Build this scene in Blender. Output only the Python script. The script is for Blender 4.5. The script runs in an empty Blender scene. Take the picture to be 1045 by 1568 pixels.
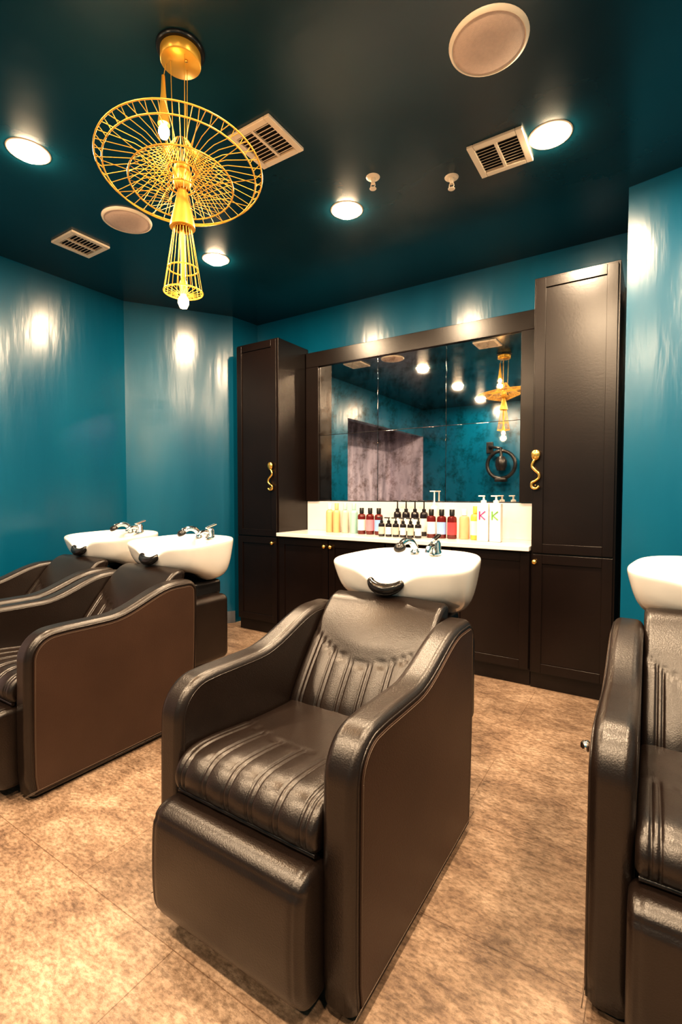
import bpy, math, random, bmesh
from mathutils import Vector
random.seed(4)
PI=math.pi
scene=bpy.context.scene
COL=scene.collection

# ---------------- materials ----------------
def new_mat(name):
    m=bpy.data.materials.new(name); m.use_nodes=True
    nt=m.node_tree; b=nt.nodes['Principled BSDF']
    return m,nt,b
def simple(name,c,rough=.5,metal=0,var=.12,scale=8,bump=0,bscale=60,coat=0,emis=None,estr=0,spec=None,coatr=.1):
    m,nt,b=new_mat(name)
    N=nt.nodes; L=nt.links
    tc=N.new('ShaderNodeTexCoord'); no=N.new('ShaderNodeTexNoise'); no.inputs['Scale'].default_value=scale
    no.inputs['Detail'].default_value=4
    L.new(tc.outputs['Object'],no.inputs['Vector'])
    r=N.new('ShaderNodeValToRGB')
    r.color_ramp.elements[0].position=.3; r.color_ramp.elements[1].position=.7
    r.color_ramp.elements[0].color=(*[x*(1-var) for x in c],1)
    r.color_ramp.elements[1].color=(*[min(1,x*(1+var)) for x in c],1)
    L.new(no.outputs['Fac'],r.inputs['Fac']); L.new(r.outputs['Color'],b.inputs['Base Color'])
    b.inputs['Roughness'].default_value=rough; b.inputs['Metallic'].default_value=metal
    b.inputs['Coat Weight'].default_value=coat; b.inputs['Coat Roughness'].default_value=coatr
    if spec is not None: b.inputs['Specular IOR Level'].default_value=spec
    if emis:
        b.inputs['Emission Color'].default_value=(*emis,1); b.inputs['Emission Strength'].default_value=estr
    if bump:
        n2=N.new('ShaderNodeTexNoise'); n2.inputs['Scale'].default_value=bscale; n2.inputs['Detail'].default_value=3
        L.new(tc.outputs['Object'],n2.inputs['Vector'])
        bp=N.new('ShaderNodeBump'); bp.inputs['Strength'].default_value=bump; bp.inputs['Distance'].default_value=.01
        L.new(n2.outputs['Fac'],bp.inputs['Height']); L.new(bp.outputs['Normal'],b.inputs['Normal'])
    return m
def paint(name,c1,c2,rough,stretch,bump,nscale=1.2,bs=5,aniso=0,spec=.5):
    m,nt,b=new_mat(name); N=nt.nodes; L=nt.links
    tc=N.new('ShaderNodeTexCoord'); mp=N.new('ShaderNodeMapping'); mp.inputs['Scale'].default_value=stretch
    L.new(tc.outputs['Object'],mp.inputs['Vector'])
    n=N.new('ShaderNodeTexNoise'); n.inputs['Scale'].default_value=nscale; n.inputs['Detail'].default_value=6
    L.new(mp.outputs['Vector'],n.inputs['Vector'])
    r=N.new('ShaderNodeValToRGB'); r.color_ramp.elements[0].position=.35; r.color_ramp.elements[1].position=.65
    r.color_ramp.elements[0].color=(*c1,1); r.color_ramp.elements[1].color=(*c2,1)
    L.new(n.outputs['Fac'],r.inputs['Fac']); L.new(r.outputs['Color'],b.inputs['Base Color'])
    mr=N.new('ShaderNodeMapRange'); mr.inputs['To Min'].default_value=rough-.05; mr.inputs['To Max'].default_value=rough+.07
    L.new(n.outputs['Fac'],mr.inputs['Value']); L.new(mr.outputs['Result'],b.inputs['Roughness'])
    b.inputs['Specular IOR Level'].default_value=spec
    if aniso:
        b.inputs['Anisotropic'].default_value=aniso; b.inputs['Anisotropic Rotation'].default_value=.25
    n2=N.new('ShaderNodeTexNoise'); n2.inputs['Scale'].default_value=bs; n2.inputs['Detail'].default_value=4
    L.new(mp.outputs['Vector'],n2.inputs['Vector'])
    bp=N.new('ShaderNodeBump'); bp.inputs['Strength'].default_value=bump; bp.inputs['Distance'].default_value=.01
    L.new(n2.outputs['Fac'],bp.inputs['Height']); L.new(bp.outputs['Normal'],b.inputs['Normal'])
    return m
M_wall=paint('teal_paint',(.0005,.070,.132),(.001,.092,.166),.225,(1.5,1.5,.30),.30,aniso=.5,spec=.62)
M_ceil=paint('ceiling_paint',(.001,.030,.050),(.004,.044,.070),.24,(1,1,1),.22,spec=.6,bs=3)
M_base=simple('baseboard_gray',(.10,.11,.13),.5)
M_cab=simple('cabinet_espresso',(.0075,.0042,.0036),.27,var=.2,scale=3,bump=.03,bscale=90,spec=.42)
M_counter=simple('quartz_white',(.66,.64,.62),.22,var=.03,scale=6)
M_leather=simple('black_leather',(.0115,.0072,.0056),.31,var=.15,scale=12,bump=.10,bscale=260,spec=.58)
M_panel=simple('brown_leather_side',(.040,.0215,.0145),.42,var=.12,scale=5,bump=.12,bscale=240,spec=.40)
M_stitch=simple('stitching_thread',(.10,.07,.05),.6)
M_ceramic=simple('ceramic_white',(.74,.72,.69),.09,var=.01,coat=.3)
M_rubber=simple('black_rubber',(.010,.009,.009),.18)
M_chrome=simple('chrome',(.82,.80,.77),.12,metal=1,var=.03)
M_gold=simple('gold_metal',(.85,.52,.14),.22,metal=.9,var=.06)
M_wire=simple('yellow_gold_wire',(.80,.47,.08),.33,metal=.5,var=.05)
M_dark=simple('dark_void',(.01,.01,.012),.6)
M_white=simple('white_trim',(.78,.67,.54),.45,var=.03)
M_grille=simple('speaker_grille',(.66,.50,.42),.7,var=.04,scale=80,bump=.3,bscale=400)
M_plast=simple('black_plastic',(.010,.010,.011),.3)
M_emit=simple('lamp_glow',(1,.85,.65),.5,var=0,emis=(1,.70,.42),estr=230)
M_bulb=simple('bulb_glow',(1,.8,.6),.5,var=0,emis=(1,.50,.17),estr=60)

def mk_floor():
    m,nt,b=new_mat('stone_tile_floor'); N=nt.nodes; L=nt.links
    tc=N.new('ShaderNodeTexCoord')
    br=N.new('ShaderNodeTexBrick'); br.inputs['Scale'].default_value=1; br.offset=.5
    br.inputs['Brick Width'].default_value=.92; br.inputs['Row Height'].default_value=.46
    br.inputs['Mortar Size'].default_value=.0020; br.inputs['Mortar Smooth'].default_value=.5
    br.inputs['Color1'].default_value=(.92,.92,.92,1); br.inputs['Color2'].default_value=(1.07,1.06,1.05,1); br.inputs['Mortar'].default_value=(.58,.52,.47,1)
    mo=N.new('ShaderNodeMapping'); mo.inputs['Location'].default_value=(.2,-.36,0)
    L.new(tc.outputs['Object'],mo.inputs['Vector']); L.new(mo.outputs['Vector'],br.inputs['Vector'])
    n1=N.new('ShaderNodeTexNoise'); n1.inputs['Scale'].default_value=8; n1.inputs['Detail'].default_value=10; n1.inputs['Roughness'].default_value=.74; n1.inputs['Distortion'].default_value=.25
    n2=N.new('ShaderNodeTexNoise'); n2.inputs['Scale'].default_value=2.0; n2.inputs['Detail'].default_value=5
    n3=N.new('ShaderNodeTexNoise'); n3.inputs['Scale'].default_value=75; n3.inputs['Detail'].default_value=5; n3.inputs['Roughness'].default_value=.75
    mq=N.new('ShaderNodeMapping'); mq.inputs['Scale'].default_value=(.7,1.35,1)
    L.new(tc.outputs['Object'],mq.inputs['Vector'])
    for n in (n1,n2,n3): L.new(mq.outputs['Vector'],n.inputs['Vector'])
    r1=N.new('ShaderNodeValToRGB'); e=r1.color_ramp.elements
    e[0].position=.34; e[0].color=(.130,.088,.064,1); e[1].position=.64; e[1].color=(.34,.255,.190,1)
    x=e.new(.47); x.color=(.235,.166,.118,1)
    L.new(n1.outputs['Fac'],r1.inputs['Fac'])
    r3=N.new('ShaderNodeValToRGB'); e=r3.color_ramp.elements
    e[0].position=.38; e[0].color=(.55,.53,.51,1); e[1].position=.60; e[1].color=(1.18,1.18,1.18,1)
    L.new(n3.outputs['Fac'],r3.inputs['Fac'])
    r2=N.new('ShaderNodeValToRGB'); e=r2.color_ramp.elements
    e[0].position=.3; e[0].color=(.84,.81,.79,1); e[1].position=.7; e[1].color=(1.10,1.08,1.07,1)
    L.new(n2.outputs['Fac'],r2.inputs['Fac'])
    cur=r1.outputs['Color']
    for s in (r2.outputs['Color'],r3.outputs['Color'],br.outputs['Color']):
        mx=N.new('ShaderNodeMix'); mx.data_type='RGBA'; mx.blend_type='MULTIPLY'; mx.inputs[0].default_value=1
        L.new(cur,mx.inputs[6]); L.new(s,mx.inputs[7]); cur=mx.outputs[2]
    L.new(cur,b.inputs['Base Color'])
    b.inputs['Roughness'].default_value=.38
    bp=N.new('ShaderNodeBump'); bp.inputs['Strength'].default_value=.3; bp.inputs['Distance'].default_value=.004
    L.new(n3.outputs['Fac'],bp.inputs['Height']); L.new(bp.outputs['Normal'],b.inputs['Normal'])
    return m
M_floor=mk_floor()
def mk_mirror():
    m,nt,b=new_mat('antique_mirror_glass'); N=nt.nodes; L=nt.links
    tc=N.new('ShaderNodeTexCoord'); n=N.new('ShaderNodeTexNoise'); n.inputs['Scale'].default_value=8; n.inputs['Detail'].default_value=9; n.inputs['Roughness'].default_value=.75
    L.new(tc.outputs['Object'],n.inputs['Vector'])
    r=N.new('ShaderNodeValToRGB'); r.color_ramp.elements[0].position=.33; r.color_ramp.elements[0].color=(.32,.26,.22,1)
    r.color_ramp.elements[1].position=.52; r.color_ramp.elements[1].color=(.84,.83,.83,1)
    L.new(n.outputs['Fac'],r.inputs['Fac']); L.new(r.outputs['Color'],b.inputs['Base Color'])
    b.inputs['Metallic'].default_value=1; b.inputs['Roughness'].default_value=.02
    return m
M_mirror=mk_mirror()
M_concrete=paint('raw_concrete',(.20,.19,.26),(.48,.45,.58),.8,(2.5,2.5,.8),.5,2.2)

# ---------------- helpers ----------------
def empty(name,loc=(0,0,0),rz=0):
    o=bpy.data.objects.new(name,None); COL.objects.link(o); o.location=loc; o.rotation_euler=(0,0,rz); o.empty_display_size=.1
    return o
def mesh(name,verts,faces,mat,parent=None,smooth=False,bevel=0,seg=3,loc=(0,0,0),rot=(0,0,0)):
    me=bpy.data.meshes.new(name); me.from_pydata([tuple(v) for v in verts],[],faces); me.update()
    bm=bmesh.new(); bm.from_mesh(me); bmesh.ops.recalc_face_normals(bm,faces=bm.faces); bm.to_mesh(me); bm.free()
    o=bpy.data.objects.new(name,me); COL.objects.link(o)
    me.materials.append(mat); o.location=loc; o.rotation_euler=rot
    if parent: o.parent=parent
    if smooth or bevel:
        for p in me.polygons: p.use_smooth=True
    if bevel:
        md=o.modifiers.new('bevel','BEVEL'); md.width=bevel; md.segments=seg; md.limit_method='ANGLE'; md.angle_limit=math.radians(40)
        md.harden_normals=True
    return o
def box(name,parent,c,s,mat,bevel=0,seg=3,rot=(0,0,0)):
    x,y,z=[k/2 for k in s]
    v=[(-x,-y,-z),(x,-y,-z),(x,y,-z),(-x,y,-z),(-x,-y,z),(x,-y,z),(x,y,z),(-x,y,z)]
    f=[(0,3,2,1),(4,5,6,7),(0,1,5,4),(1,2,6,5),(2,3,7,6),(3,0,4,7)]
    return mesh(name,v,f,mat,parent,False,bevel,seg,c,rot)
def lathe(name,parent,prof,mat,loc=(0,0,0),seg=32,rot=(0,0,0)):
    v=[];f=[];n=len(prof)
    for i in range(seg):
        a=2*PI*i/seg
        for r,z in prof: v.append((max(r,1e-5)*math.cos(a),max(r,1e-5)*math.sin(a),z))
    for i in range(seg):
        j=(i+1)%seg
        for k in range(n-1): f.append((i*n+k,j*n+k,j*n+k+1,i*n+k+1))
    o=mesh(name,v,f,mat,parent,True,0,3,loc,rot)
    bm=bmesh.new(); bm.from_mesh(o.data); bmesh.ops.remove_doubles(bm,verts=bm.verts,dist=2e-5); bmesh.ops.recalc_face_normals(bm,faces=bm.faces)
    for e in bm.edges:
        if len(e.link_faces)==2 and e.calc_face_angle(0)>math.radians(50): e.smooth=False
    bm.to_mesh(o.data); bm.free()
    return o
def tubes(name,parent,lines,r,mat,cyc=False,loc=(0,0,0),res=3):
    cu=bpy.data.curves.new(name,'CURVE'); cu.dimensions='3D'; cu.bevel_depth=r; cu.bevel_resolution=res; cu.use_fill_caps=True
    for ln in lines:
        sp=cu.splines.new('POLY'); sp.points.add(len(ln)-1)
        for p,q in zip(sp.points,ln): p.co=(*q,1)
        sp.use_cyclic_u=cyc
    cu.materials.append(mat)
    o=bpy.data.objects.new(name,cu); COL.objects.link(o); o.location=loc
    if parent: o.parent=parent
    return o
def catmull(P,n=8,closed=False):
    out=[];N=len(P)
    rng=range(N) if closed else range(N-1)
    for i in rng:
        if closed: p0,p1,p2,p3=P[(i-1)%N],P[i],P[(i+1)%N],P[(i+2)%N]
        else: p0,p1,p2,p3=P[max(i-1,0)],P[i],P[i+1],P[min(i+2,N-1)]
        for k in range(n):
            t=k/n
            out.append(tuple(.5*((2*b)+(-a+c)*t+(2*a-5*b+4*c-d)*t*t+(-a+3*b-3*c+d)*t**3) for a,b,c,d in zip(p0,p1,p2,p3)))
    if not closed: out.append(tuple(P[-1]))
    return out
def normals2(P):
    N=len(P); A=sum(P[i][0]*P[(i+1)%N][1]-P[(i+1)%N][0]*P[i][1] for i in range(N)); s=1 if A>0 else -1
    out=[]
    for i in range(N):
        a=P[i-1]; b=P[(i+1)%N]; dx=b[0]-a[0]; dy=b[1]-a[1]; l=math.hypot(dx,dy) or 1
        out.append((s*dy/l,-s*dx/l))
    return out
def offset2(P,d):
    return [(p[0]+n[0]*d,p[1]+n[1]*d) for p,n in zip(P,normals2(P))]
def swept(name,parent,prof,w,mat,disp=None,er=.03,ncol=60):
    """closed (y,z) profile swept over x in [-w,w] with rounded ends"""
    Nn=normals2(prof); xs=[]
    k=8
    for i in range(k): a=PI/2*i/k; xs.append((-w+er-er*math.cos(a), er-er*math.sin(a)))
    for i in range(ncol+1): xs.append((-w+er+(2*w-2*er)*i/ncol,0))
    for i in range(k-1,-1,-1): a=PI/2*i/k; xs.append((w-er+er*math.cos(a), er-er*math.sin(a)))
    v=[];f=[];n=len(prof)
    for x,e in xs:
        for p,q in zip(prof,Nn):
            d=-e+(disp(x,p[0],p[1],q) if disp else 0)
            v.append((x,p[0]+q[0]*d,p[1]+q[1]*d))
    for i in range(len(xs)-1):
        for j in range(n):
            j2=(j+1)%n; f.append((i*n+j,i*n+j2,(i+1)*n+j2,(i+1)*n+j))
    f.append(tuple(range(n))); f.append(tuple((len(xs)-1)*n+j for j in range(n)))
    return mesh(name,v,f,mat,parent,True)
def extr(name,parent,prof,x0,x1,mat,bevel=.02,seg=4):
    n=len(prof); v=[(x0,p[0],p[1]) for p in prof]+[(x1,p[0],p[1]) for p in prof]
    f=[tuple(range(n)),tuple(range(2*n-1,n-1,-1))]+[(i,(i+1)%n,(i+1)%n+n,i+n) for i in range(n)]
    return mesh(name,v,f,mat,parent,True,bevel,seg)

# ---------------- room ----------------
H=2.83
def wall(name,p0,p1,mat,z0=0,z1=H,th=.12):
    d=Vector((p1[0]-p0[0],p1[1]-p0[1])); d.normalize(); n=Vector((d.y,-d.x))*th
    q0=(p0[0]+n.x,p0[1]+n.y); q1=(p1[0]+n.x,p1[1]+n.y)
    v=[(*p0,z0),(*p1,z0),(*q1,z0),(*q0,z0),(*p0,z1),(*p1,z1),(*q1,z1),(*q0,z1)]
    f=[(0,1,2,3),(4,7,6,5),(0,4,5,1),(1,5,6,2),(2,6,7,3),(3,7,4,0)]
    return mesh(name,v,f,mat)
XL=-3.79; YR=-1.77; XR=1.9; YB=3.56
pts=[(XL,YR),(XR,YR),(XR,2.62),(-.14,3.05),(-.14,YB),(-3.25,YB),(-3.28,3.26),(XL,2.5),(XL,1.0)]
names=['wall_rear','wall_right','wall_right_return','wall_niche_side','wall_back','wall_back_left','wall_left_angled','wall_left']
for i,nm in enumerate(names): wall(nm,pts[i],pts[i+1],M_wall)
wall('wall_left_header',(XL,1.0),(XL,YR),M_wall,2.32,H)
wall('wall_concrete',(-4.5,1.0),(-4.5,YR),M_concrete)
wall('wall_concrete_side',(XL-.12,1.0),(-4.5,1.0),M_concrete)
wall('wall_concrete_rear',(-4.5,YR),(XL-.0,YR),M_concrete)
box('floor',None,(-1.3,.9,-.05),(6.8,5.7,.1),M_floor)
box('ceiling',None,(-1.3,.9,H+.05),(6.8,5.7,.1),M_ceil)
def baseb(name,p0,p1):
    d=Vector((p1[0]-p0[0],p1[1]-p0[1])); d.normalize(); n=Vector((-d.y,d.x))*.012
    a=(p0[0]+n.x,p0[1]+n.y); b=(p1[0]+n.x,p1[1]+n.y)
    wall(name,a,b,M_base,0,.11,.0118)
for nm,i in (('baseboard_rear',0),('baseboard_right',1),('baseboard_return',2),('baseboard_left_angled',6),('baseboard_left',7)):
    baseb(nm,pts[i],pts[i+1])

# ---------------- cabinetry ----------------
def shaker(parent,name,x0,x1,z0,z1,yf,rail=.055):
    cx=(x0+x1)/2; cz=(z0+z1)/2; w=x1-x0; h=z1-z0
    box(name+'_panel',parent,(cx,yf+.014,cz),(w-.01,.010,h-.01),M_cab)
    for k,(c,s) in enumerate([((x0+rail/2,yf+.009,cz),(rail,.018,h)),((x1-rail/2,yf+.009,cz),(rail,.018,h)),
                ((cx,yf+.009,z1-rail/2),(w-2*rail,.018,rail)),((cx,yf+.009,z0+rail/2),(w-2*rail,.018,rail))]):
        box(name+'_rail_%d'%k,parent,c,s,M_cab,.002,2)
def knob(parent,x,z,yf):
    lathe('knob',parent,[(0,0),(.006,0),(.005,.012),(.012,.018),(.014,.024),(.010,.030),(0,.032)],M_gold,(x,yf,z),20,(PI/2,0,0))
def snake(parent,x,z,yf,flip=1):
    P=[(0,.075),(.014,.055),(.020,.030),(.004,.008),(-.018,-.014),(-.020,-.040),(.000,-.058),(.020,-.070),(.018,-.096),(-.006,-.104),(-.022,-.090)]
    ln=[(x+flip*a,yf-.022,z+b) for a,b in catmull(P,6)]
    tubes('snake_handle',parent,[ln],.0075,M_gold)
    lathe('snake_head',parent,[(0,-.022),(.016,-.014),(.025,.006),(.026,.024),(.016,.040),(0,.045)],M_gold,(x,yf-.022,z+.085),16).scale=(1,.5,1)
    for dz in (.06,-.085):
        box('handle_post',parent,(x+flip*(.008 if dz>0 else 0),yf-.008,z+dz),(.008,.028,.008),M_gold,.002)
def tall_cab(x0,x1,hx,kx,flip):
    e=empty('tall_cabinet',((x0+x1)/2,0,0)); cx=(x0+x1)/2; hw=(x1-x0)/2
    yf=3.14; yb=YB-.005
    box('carcass',e,(0,(yf+yb)/2,1.30),(2*hw,yb-yf,2.40),M_cab,.003,2)
    box('toe_kick',e,(0,(yf+yb)/2+.01,.05),(2*hw-.004,yb-yf-.02,.10),M_cab)
    shaker(e,'door_lower',-hw+.012,hw-.012,.11,.835,yf-.018)
    shaker(e,'door_upper',-hw+.012,hw-.012,.845,2.485,yf-.018)
    snake(e,hx-cx,1.34,yf-.018,flip); knob(e,kx-cx,.79,yf-.018)
    return e
tall_cab(-3.11,-2.64,-2.70,-2.69,1)
tall_cab(-.626,-.172,-.60,-.60,-1)
e=empty('base_cabinet',(-1.633,0,0)); W=1.003
box('carcass',e,(0,3.35,.475),(2*W,.40,.75),M_cab,.002,2)
box('toe_kick',e,(0,3.36,.05),(2*W,.38,.10),M_cab)
dw=2*W/4
for i in range(4):
    shaker(e,'door_%d'%i,-W+dw*i+.004,-W+dw*(i+1)-.004,.11,.84,3.132)
for kx in (-W+dw-.03,-W+dw+.03,W-dw-.03,W-dw+.03): knob(e,kx,.79,3.132)
e=empty('countertop',(-1.633,0,0))
box('slab',e,(0,3.325,.866),(2*W+.0,.455,.03),M_counter,.004,2)
box('backsplash',e,(0,3.545,1.01),(2*W,.018,.258),M_counter,.002,2)

# mirror
e=empty('wall_mirror',(0,0,0))
mx0,mx1,mz0,mz1=-2.50,-.785,1.145,2.325
yw=YB-.004
for i,(a,b) in enumerate(((mx0,-1.915),(-1.915,-1.33),(-1.33,mx1))):
    for j,(c,d) in enumerate(((mz0,1.72),(1.72,mz1))):
        box('glass_%d_%d'%(i,j),e,((a+b)/2,yw-.014,(c+d)/2),(b-a-.003,.008,d-c-.002),M_mirror,.0012,1)
box('backing',e,((mx0+mx1)/2,yw-.006,(mz0+mz1)/2),(mx1-mx0,.006,mz1-mz0),M_dark)
box('frame_top',e,(-1.633,yw-.02,2.39),(2*W-.002,.040,.13),M_cab,.003,2)
box('frame_left',e,((-2.636+mx0)/2,yw-.02,(mz0+mz1)/2),(mx0+2.636,.040,mz1-mz0),M_cab,.003,2)
box('frame_right',e,((-.63+mx1)/2,yw-.02,(mz0+mz1)/2),(-.63-mx1,.040,mz1-mz0),M_cab,.003,2)

# ---------------- salon chair ----------------
def arc(cx,cz,r,a0,a1,n=10):
    return [(cx+r*math.cos(math.radians(a0+(a1-a0)*i/n)),cz+r*math.sin(math.radians(a0+(a1-a0)*i/n))) for i in range(n+1)]
def arm_profile():
    P=[(.022,.008),(.002,.03),(-.006,.10),(-.006,.25),(-.003,.42),(0,.545)]
    P+=arc(.115,.548,.115,178,92,10)
    P+=[(.16,.665),(.25,.664),(.34,.664)]
    for i in range(1,11):
        t=i/10; s=t*t*(3-2*t); P.append((.34+.36*t,.664+.096*s))
    P+=arc(.775,.695,.065,88,2,7)
    P+=[(.84,.60),(.835,.40),(.825,.20),(.812,.05),(.79,.008)]
    return P
ARM=arm_profile()
def smooth(t): t=max(0,min(1,t)); return t*t*(3-2*t)
def gauss(x,w): return math.exp(-(x/w)**2)
def chan(x,sp=.082,off=.041):
    k=(x-off)/sp; d=(k-round(k))*sp
    g=gauss(d-.0085,.0028)+gauss(d+.0085,.0028)
    puff=math.cos(PI*d/sp)**2
    return g,puff
def seat_disp(x,y,z,n):
    yb=.275-.075*math.cos(PI*x/.5)
    up=smooth((n[1]+.2)/.5) if n[0]>-.2 else 1.0
    if z<.385: up*=0
    m=smooth((yb-y)/.012); g,p=chan(x)
    return up*(m*(-.005*g-.0022*p+.002)-.005*gauss(y-yb,.005))
def back_disp(x,y,z,n):
    zb=.598+.075*(x/.24)**2
    fr=1 if n[0]<.15 else 0
    m=smooth((zb-z)/.010); g,p=chan(x,.078,.039)
    return fr*(m*(-.005*g-.0022*p+.002)-.006*gauss(z-zb,.0045)) + fr*(.010*gauss(x,.17) if z>zb else 0)*smooth((z-zb)/.06)
def rest_disp(x,y,z,n):
    return -.004*gauss(abs(x)-.232,.004)-.004*gauss(z-.335,.004)*(1 if n[0]<-.3 else 0)
def bowl(parent):
    SEG=96
    def outline(th,a,b,n=3.4,taper=.23):
        c,s=math.cos(th),math.sin(th)
        y=b*math.copysign(abs(s)**(2/n),s); x=a*math.copysign(abs(c)**(2/n),c)
        x*=1-taper*(y/b+1)/2
        return x,y
    A,B=.330,.238
    def rimz(th):
        x,y=outline(th,A,B)
        z=.925+.010*(y/B)
        if y<0: z-=(.075*gauss(x,.085)+.022*gauss(x,.22))*smooth(-y/B*1.2-.2)
        return z
    yc=1.022; rings=[]
    prof=[(0,0),(.25,.0),(.55,.02),(.74,.09),(.85,.22),(.915,.42),(.955,.64),(.985,.84),(1,.95),(1,1)]
    for k,h in prof:
        R=[]
        for i in range(SEG):
            th=2*PI*i/SEG
            xt,yt=outline(th,A,B)
            x=xt*k; y=yt*k+(1-k)*.05
            zb=.690+.075*smooth(-(yt)/B*.7+.2)
            z=zb+(rimz(th)-zb)*h
            R.append((x,yc+y,z))
        rings.append(R)
    for ins,dz in ((.003,.007),(.012,.011),(.022,.008),(.030,-.002)):
        R=[]
        for i in range(SEG):
            th=2*PI*i/SEG; x,y=outline(th,A-ins,B-ins)
            R.append((x,yc+y,rimz(th)+dz))
        rings.append(R)
    for t in (0,.10,.3,.55,.78,.92,1):
        R=[]
        for i in range(SEG):
            th=2*PI*i/SEG
            k=.34+.66*(1-t**2.4)
            x,y=outline(th,.278*k,.165*k,2.9,.14)
            zt=rimz(th)-.012
            z=zt+(.745-zt)*t
            R.append((x,yc+y-.032,z))
        rings.append(R)
    v=[p for R in rings for p in R]; f=[]
    for r in range(1,len(rings)-1):
        for i in range(SEG):
            j=(i+1)%SEG; f.append((r*SEG+i,r*SEG+j,(r+1)*SEG+j,(r+1)*SEG+i))
    f.append(tuple(SEG+i for i in range(SEG))); f.append(tuple((len(rings)-1)*SEG+i for i in range(SEG)))
    o=mesh('bowl',v,f,M_ceramic,parent,True)
    bm=bmesh.new(); bm.from_mesh(o.data)
    bmesh.ops.delete(bm,geom=[q for q in bm.verts if not q.link_faces],context='VERTS'); bm.to_mesh(o.data); bm.free()
    md=o.modifiers.new('sub','SUBSURF'); md.levels=1; md.render_levels=1
    lathe('drain',parent,[(0,0),(.022,0),(.024,.003),(0,.004)],M_chrome,(0,yc-.032,.746),20)
    P=[(-.072,yc-.228,.866),(-.055,yc-.242,.848),(-.028,yc-.248,.836),(0,yc-.250,.833),(.028,yc-.248,.836),(.055,yc-.242,.848),(.072,yc-.228,.866)]
    cu=tubes('neck_rest',parent,[catmull(P,6)],.020,M_rubber)
    n=len(cu.data.splines[0].points)
    for i,p in enumerate(cu.data.splines[0].points): p.radius=.45+.75*math.sin(PI*i/(n-1))**.6
    # faucet
    fy=yc+.165; fz=.928
    lathe('faucet_base',parent,[(0,0),(.030,0),(.030,.012),(.025,.020),(.024,.052),(.018,.064),(0,.067)],M_chrome,(.045,fy,fz),24)
    tubes('faucet_spout',parent,[catmull([(.045,fy,fz+.035),(.047,fy-.05,fz+.045),(.048,fy-.09,fz+.036),(.048,fy-.098,fz+.018)],6)],.012,M_chrome)
    box('faucet_lever',parent,(.045,fy+.008,fz+.076),(.020,.080,.012),M_chrome,.004,3,(.25,0,0))
    lathe('hose_holder',parent,[(0,0),(.022,0),(.022,.008),(.015,.014),(.014,.035),(0,.036)],M_chrome,(-.055,fy,fz),20)
    tubes('hand_shower',parent,[catmull([(-.055,fy,fz+.025),(-.06,fy-.03,fz+.055),(-.068,fy-.07,fz+.062),(-.075,fy-.105,fz+.050)],6)],.016,M_chrome)
    lathe('shower_head',parent,[(0,0),(.026,.002),(.028,.010),(.018,.026),(0,.030)],M_plast,(-.077,fy-.112,fz+.026),20,(.5,0,0))
def chair(cx,fy):
    e=empty('salon_shampoo_chair',(cx,fy,0))
    for s,nm in ((1,'right'),(-1,'left')):
        extr('arm_'+nm,e,ARM,s*.243,s*.335,M_leather,.026,5)
        inn=offset2(ARM,-.029)
        extr('side_panel_'+nm,e,inn,s*.325,s*.3385,M_panel,.004,2)
        tubes('piping_'+nm,e,[[(s*.334,a,b) for a,b in offset2(ARM,-.020)]],.0028,M_leather,True)
        st=offset2(ARM,-.034); L=[(s*.3388,a,b) for a,b in catmull(st,4,True)]
        tubes('stitch_'+nm,e,[L],.0009,M_stitch,True,res=1)
        tubes('inner_piping_'+nm,e,[[(s*.2445,a,b) for a,b in offset2(ARM,-.022)]],.0022,M_leather,True)
    seat=catmull([(.56,.445),(.45,.450),(.34,.456),(.22,.468),(.12,.480),(.05,.482),(.008,.468),(-.018,.438),(-.022,.405),(-.008,.378),(.03,.372),(.2,.37),(.4,.37),(.55,.37)],7,True)
    swept('seat',e,seat,.243,M_leather,seat_disp,.020,150)
    back=catmull([(.485,.40),(.495,.46),(.545,.54),(.615,.63),(.685,.715),(.745,.775),(.785,.795),(.820,.797),(.838,.775),(.815,.70),(.760,.60),(.70,.50),(.65,.40),(.56,.375)],8,True)
    swept('backrest',e,back,.243,M_leather,back_disp,.020,150)
    rest=catmull([(.028,.352),(-.03,.366),(-.068,.358),(-.090,.325),(-.096,.25),(-.096,.16),(-.088,.095),(-.055,.052),(.00,.045),(.028,.06),(.034,.18),(.034,.3)],7,True)
    swept('footrest',e,rest,.254,M_leather,rest_disp,.026,60)
    tubes('seat_trim',e,[[(-.235,-.004,.373),(.235,-.004,.373)]],.007,M_leather)
    box('seat_frame',e,(0,.42,.20),(.488,.74,.33),M_plast,.006)
    box('plinth',e,(0,.42,.014),(.60,.72,.028),M_plast,.003)
    box('back_panel',e,(0,.79,.40),(.488,.045,.68),M_leather,.012)
    box('pedestal',e,(0,.995,.43),(.50,.31,.38),M_leather,.04,5)
    box('pedestal_foot',e,(0,.96,.13),(.36,.24,.26),M_plast,.01)
    box('bowl_bracket',e,(0,1.06,.65),(.34,.20,.09),M_plast,.02)
    bowl(e)
    tubes('lever',e,[[(-.335,.45,.42),(-.376,.445,.42)]],.005,M_chrome)
    lathe('lever_knob',e,[(0,-.018),(.010,-.015),(.017,-.006),(.018,.003),(.013,.013),(0,.018)],M_chrome,(-.384,.445,.42),20,(0,PI/2,0))
    return e
chair(-.868,.882)
chair(-2.340,.888)
chair(-3.08,.91)
chair(.225,1.21)

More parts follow.
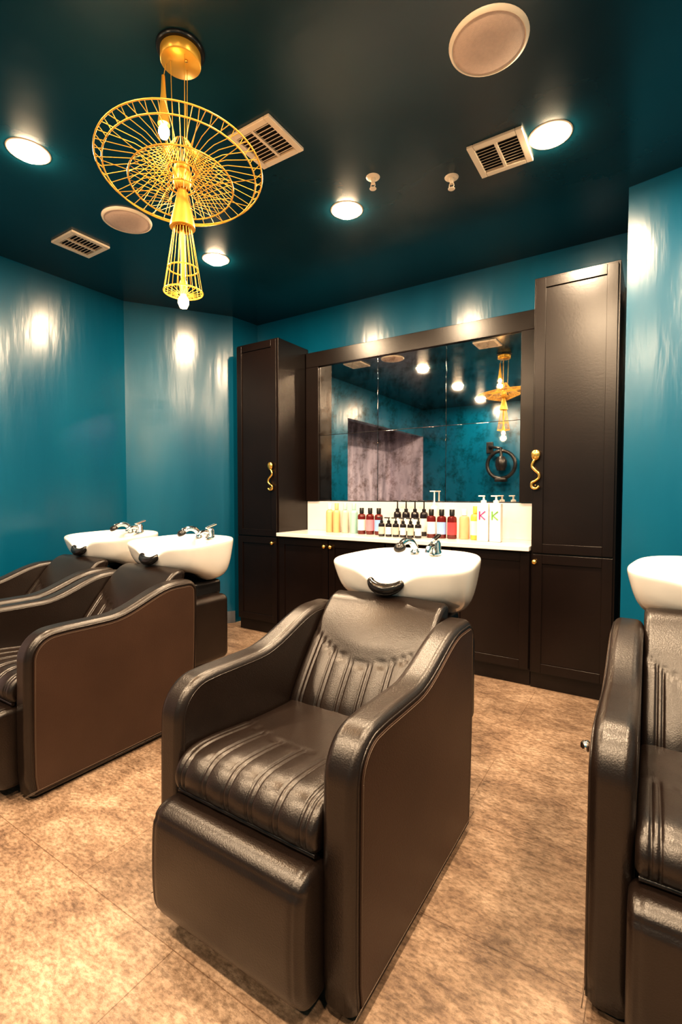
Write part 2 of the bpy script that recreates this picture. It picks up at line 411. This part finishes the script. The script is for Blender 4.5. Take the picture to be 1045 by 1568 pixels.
# ---------------- ceiling fixtures ----------------
LC=(1,.75,.50)
def downlight(x,y,power=35):
    e=empty('recessed_downlight',(x,y,H))
    lathe('trim_ring',e,[(.078,-.001),(.082,-.003),(.090,-.003),(.094,0)],M_white,(0,0,0),40)
    lathe('lens',e,[(0,-.032),(.03,-.030),(.055,-.022),(.070,-.010),(.077,-.0005)],M_emit,(0,0,0),36)  # glowing dome shaped to bulge below the ceiling and cast a halo there
    l=bpy.data.lights.new('downlight_lamp','AREA'); l.shape='DISK'; l.size=.12; l.energy=power; l.color=LC
    o=bpy.data.objects.new('downlight_lamp',l); COL.objects.link(o); o.parent=e; o.location=(0,0,-.034)
for x,y in ((-2.533,1.188),(-.43,1.188),(-2.585,2.413),(-1.512,2.413),(-.425,2.419),(.70,1.188),(.70,2.25),(-2.5,-.05),(-1.47,-.05),(-.43,-.05),(.70,-.05),(-2.5,-1.2),(-.3,-1.2)):  # rows at and behind the camera are unseen, added as front fill
    downlight(x,y)
def vent(x,y,sz=.25,rz=0):
    e=empty('ceiling_vent',(x,y,H),rz); h=sz/2; b=.030
    box('plate',e,(0,0,-.001),(sz-.01,sz-.01,.002),M_dark)  # flat dark sheet, its colour stands in for the shaded recess behind the louvers
    for k,(c,s) in enumerate([((-h+b/2,0,-.007),(b,sz,.014)),((h-b/2,0,-.007),(b,sz,.014)),((0,-h+b/2,-.007),(sz-2*b,b,.014)),((0,h-b/2,-.007),(sz-2*b,b,.014))]):
        box('frame_%d'%k,e,c,s,M_white,.003,2)
    box('divider',e,(0,0,-.007),(.014,sz-2*b,.012),M_white,.001,1)
    n=9
    for i in range(n):
        yy=-h+b+(sz-2*b)*(i+.5)/n
        box('louver_%d'%i,e,(0,yy,-.007),(sz-2*b,.0115,.002),M_white,0,1,(math.radians(35),0,0))
vent(-1.54,1.752); vent(-.645,2.41); vent(-3.165,1.79)
for x,y in ((-.532,1.81),(-2.665,1.79)):
    e=empty('ceiling_speaker',(x,y,H))
    lathe('grille',e,[(0,-.016),(.06,-.0155),(.122,-.012),(.126,-.009)],M_grille,(0,0,0),48)
    lathe('bezel',e,[(.124,-.008),(.128,-.013),(.137,-.009),(.140,0)],M_white,(0,0,0),48)
for x,y in ((-1.245,2.24),(-.905,2.46)):
    e=empty('fire_sprinkler',(x,y,H))
    lathe('escutcheon',e,[(0,-.006),(.028,-.006),(.034,-.003),(.036,0)],M_white,(0,0,0),28)
    lathe('body',e,[(0,-.034),(.009,-.034),(.010,-.02),(.013,-.018),(.013,-.005)],M_white,(0,0,0),16)
    tubes('frame_arms',e,[[(-.010,0,-.03),(-.013,0,-.045),(0,0,-.056)],[(.010,0,-.03),(.013,0,-.045),(0,0,-.056)]],.0025,M_white)
    lathe('deflector',e,[(0,-.060),(.017,-.059),(.018,-.057),(0,-.056)],M_white,(0,0,0),20)

# ---------------- wire chandelier ----------------
e=empty('wire_chandelier',(-1.493,1.231,0))
lathe('ceiling_base',e,[(0,H-.012),(.082,H-.012),(.086,H-.006),(.086,H)],M_plast,(0,0,0),40)
lathe('canopy',e,[(0,H-.050),(.068,H-.050),(.072,H-.046),(.072,H-.012)],M_wire,(0,0,0),40)
lathe('canopy_screw',e,[(0,H-.056),(.006,H-.054),(.006,H-.050)],M_gold,(.03,0,0),12)
TLT=math.tan(math.radians(6.5))
def tl(L): # the wire disc hangs slightly out of level
    return [(x,y,z-TLT*(-.77*x+.63*y)) for x,y,z in L]
def ring(r,z,n=64): return [(r*math.cos(2*PI*i/n),r*math.sin(2*PI*i/n),z) for i in range(n)]
RO=.293
tubes('rings',e,[tl(ring(RO,2.395)),tl(ring(RO-.025,2.372)),tl(ring(.185,2.345)),ring(.048,2.40),ring(.048,2.34),ring(.070,1.955),ring(.054,2.04,40),ring(.032,2.19,32)],.0029,M_wire,True)
sp=[]
n=44
for i in range(n):
    a=2*PI*i/n; c,s=math.cos(a),math.sin(a)
    sp.append(tl([(.048*c,.048*s,2.40),(.17*c,.17*s,2.412),(RO*c,RO*s,2.395)]))
    a+=PI/n; c,s=math.cos(a),math.sin(a)
    sp.append(tl([(RO*c,RO*s,2.395),((RO-.025)*c,(RO-.025)*s,2.372)]))
    if i%4==0:
        sp.append(tl([(.048*c,.048*s,2.34),((RO-.025)*c,(RO-.025)*s,2.372)]))
for i in range(32):
    a=2*PI*i/32; c,s=math.cos(a),math.sin(a)
    sp.append(tl([(.028*c,.028*s,2.50),(.065*c,.065*s,2.44),(.185*c,.185*s,2.345),(.048*c,.048*s,2.30)]))
for i in range(20):
    a=2*PI*i/20; c,s=math.cos(a),math.sin(a)
    sp.append([(.032*c,.032*s,2.19),(.070*c,.070*s,1.955),(.02*c,.02*s,1.945)])
tubes('spokes',e,sp,.0014,M_wire,res=1)
lathe('hub',e,[(.012,2.42),(.028,2.41),(.032,2.38),(.032,2.345),(.022,2.33)],M_wire,(0,0,0),28)
lathe('lower_cone',e,[(0,2.335),(.016,2.33),(.022,2.30),(.044,2.205),(.046,2.19),(.03,2.19)],M_wire,(0,0,0),28)
lathe('stem',e,[(0,2.19),(.009,2.19),(.009,2.00),(.014,1.99),(.014,1.945),(0,1.945)],M_wire,(0,0,0),16)
lathe('upper_cone',e,[(0,2.745),(.006,2.74),(.009,2.68),(.020,2.58),(.022,2.565),(.0,2.565)],M_wire,(-.055,-.035,0),24)
cab=[]
for x,y in ((0,.03),(.045,-.02),(-.02,-.03)): cab.append([(x,y,2.79),(x*.8,y*.8,2.44)])
cab.append([(-.045,-.030,2.785),(-.055,-.035,2.73)]); cab.append([(-.055,-.035,2.565),(-.03,-.02,2.42)])
tubes('cables',e,cab,.0014,M_wire,res=1)
def bulb(x,y,z,p):
    lathe('bulb',e,[(0,-.026),(.013,-.022),(.020,-.006),(.019,.008),(.010,.022),(0,.026)],M_bulb,(x,y,z),20)
    l=bpy.data.lights.new('bulb_light','POINT'); l.energy=p; l.color=(1,.55,.22); l.shadow_soft_size=.03
    o=bpy.data.objects.new('bulb_light',l); COL.objects.link(o); o.parent=e; o.location=(x,y,z-.06)
bulb(-.055,-.035,2.54,3); bulb(0,0,1.92,5)

# ---------------- counter items ----------------
CT=.881
def bottle(name,x,y,h,r,body,cap,label=None,pump=False,square=False):
    e=empty(name,(x,y,CT+.0005))
    bh=h*(.78 if not pump else .68)
    prof=[(0,0),(r*.92,0),(r,.004),(r,bh*.86),(r*.9,bh*.95),(r*.42,bh),(r*.42,bh+.006),(0,bh+.006)]
    if square:
        box('body',e,(0,0,h*.41),(2*r,1.5*r,h*.82),body,.006); bh=h*.82
    else: lathe('body',e,prof,body,(0,0,0),24)
    if label and not square: lathe('label',e,[(r+.0006,bh*.18),(r+.0006,bh*.72)],label,(0,0,0),24)
    if label and square:
        z=h*.56; k=r*.5; yy=-.75*r-.001
        tubes('label_mark',e,[[(-k,yy,z-.028),(-k,yy,z+.028)],[(k,yy,z+.028),(-k*.7,yy,z),(k,yy,z-.028)]],.0048,label,res=1)
    if pump:
        lathe('collar',e,[(r*.5,bh),(r*.5,bh+.018),(r*.2,bh+.022),(r*.16,h-.012),(0,h-.012)],cap,(0,0,0),16)
        box('nozzle',e,(-.012,-.004,h-.008),(.045,.014,.009),cap,.003)
    else:
        lathe('cap',e,[(r*.55,bh+.001),(r*.55,h-.003),(r*.5,h),(0,h)],cap,(0,0,0),20)
C=lambda n,c,r=.3,**k: simple(n,c,r,var=.05,**k)
B_cream=C('bottle_cream',(.58,.40,.20)); B_white=C('bottle_white',(.74,.72,.68)); B_mint=C('bottle_mint',(.30,.52,.47)); B_amber=C('bottle_dark_red',(.10,.010,.009),.12)
B_dark=C('bottle_black',(.015,.012,.014),.15); L_pink=C('label_pink',(.70,.22,.27)); L_white=C('label_white',(.7,.68,.65)); L_blue=C('label_blue',(.25,.42,.75)); L_red=C('label_red',(.6,.05,.06))
B_yel=C('bottle_yellow',(.80,.46,.08)); B_peach=C('bottle_peach',(.70,.36,.20)); M_capb=M_plast
L_green=C('label_green',(.15,.40,.08)); L_mag=C('label_magenta',(.5,.03,.22)); L_gray=C('label_gray',(.50,.46,.38))
for x,m,c in ((-2.30,B_cream,B_white),(-2.23,B_cream,B_cream),(-2.145,L_gray,B_mint),(-2.060,B_mint,B_mint)):
    bottle('lotion_bottle',x,3.40,.245,.032,m,c)
for x,l in ((-1.975,L_white),(-1.897,L_pink),(-1.819,L_blue)):
    bottle('shampoo_bottle',x,3.38,.21,.033,B_amber,M_capb,l)
for i in range(4): bottle('pump_bottle',-1.70+.075*i,3.47,.275,.030,B_dark,M_capb,L_white,True)
for i in range(6): bottle('treatment_bottle',-1.735+.060*i,3.27,.15,.024,B_dark,M_capb,L_white if i%2 else L_gray,True)
for x,l in ((-1.370,L_white),(-1.290,L_blue),(-1.212,L_red)):
    bottle('conditioner_bottle',x,3.36,.21,.034,B_amber,M_capb,l)
bottle('styling_cream_tube',-1.128,3.38,.215,.036,B_peach,B_white)
bottle('styling_cream_tube',-1.048,3.38,.235,.034,B_yel,B_yel,L_white)
bottle('product_pump_bottle',-.968,3.30,.315,.038,B_white,B_white,L_mag,True,True)
bottle('product_pump_bottle',-.884,3.30,.315,.038,B_white,B_white,L_green,True,True)
bottle('soap_dispenser',-1.40,3.49,.35,.030,B_white,B_white,None,True)

# ---------------- round dryer on the rear wall (seen in mirror) ----------------
e=empty('wall_mounted_hood_dryer',(-2.25,YR+.001,1.72))
tubes('hood_ring',e,[[(.24*math.cos(2*PI*i/48),.16,.24*math.sin(2*PI*i/48)) for i in range(48)]],.032,M_plast,True)
tubes('arm',e,[[(-.24,0.0,.32),(-.22,.10,.33),(0,.18,.28),(0,.17,.10)]],.028,M_plast)
lathe('motor',e,[(0,-.13),(.07,-.12),(.10,-.04),(.10,.05),(.06,.12),(0,.13)],M_plast,(0,.16,.02),24)
box('mount',e,(-.24,.02,.32),(.12,.04,.2),M_plast,.01)
box('base',e,(0,.16,-.27),(.20,.10,.06),M_plast,.015)

# ---------------- camera & view ----------------
cam=bpy.data.cameras.new('camera'); co=bpy.data.objects.new('camera',cam); COL.objects.link(co)
cam.sensor_fit='VERTICAL'; cam.sensor_height=36; cam.sensor_width=24; cam.lens=17.06
cam.clip_start=.02
co.location=(0,0,1.2); co.rotation_euler=(math.radians(90-2.08),0,math.radians(32.75))
scene.camera=co
w=bpy.data.worlds.new('world'); scene.world=w; w.use_nodes=True
w.node_tree.nodes['Background'].inputs[0].default_value=(.02,.02,.025,1)
scene.view_settings.view_transform='Standard'
for lk in ('Medium High Contrast','Standard - Medium High Contrast','None'):
    try:
        scene.view_settings.look=lk; break
    except Exception as ex: pass
scene.view_settings.exposure=-.08
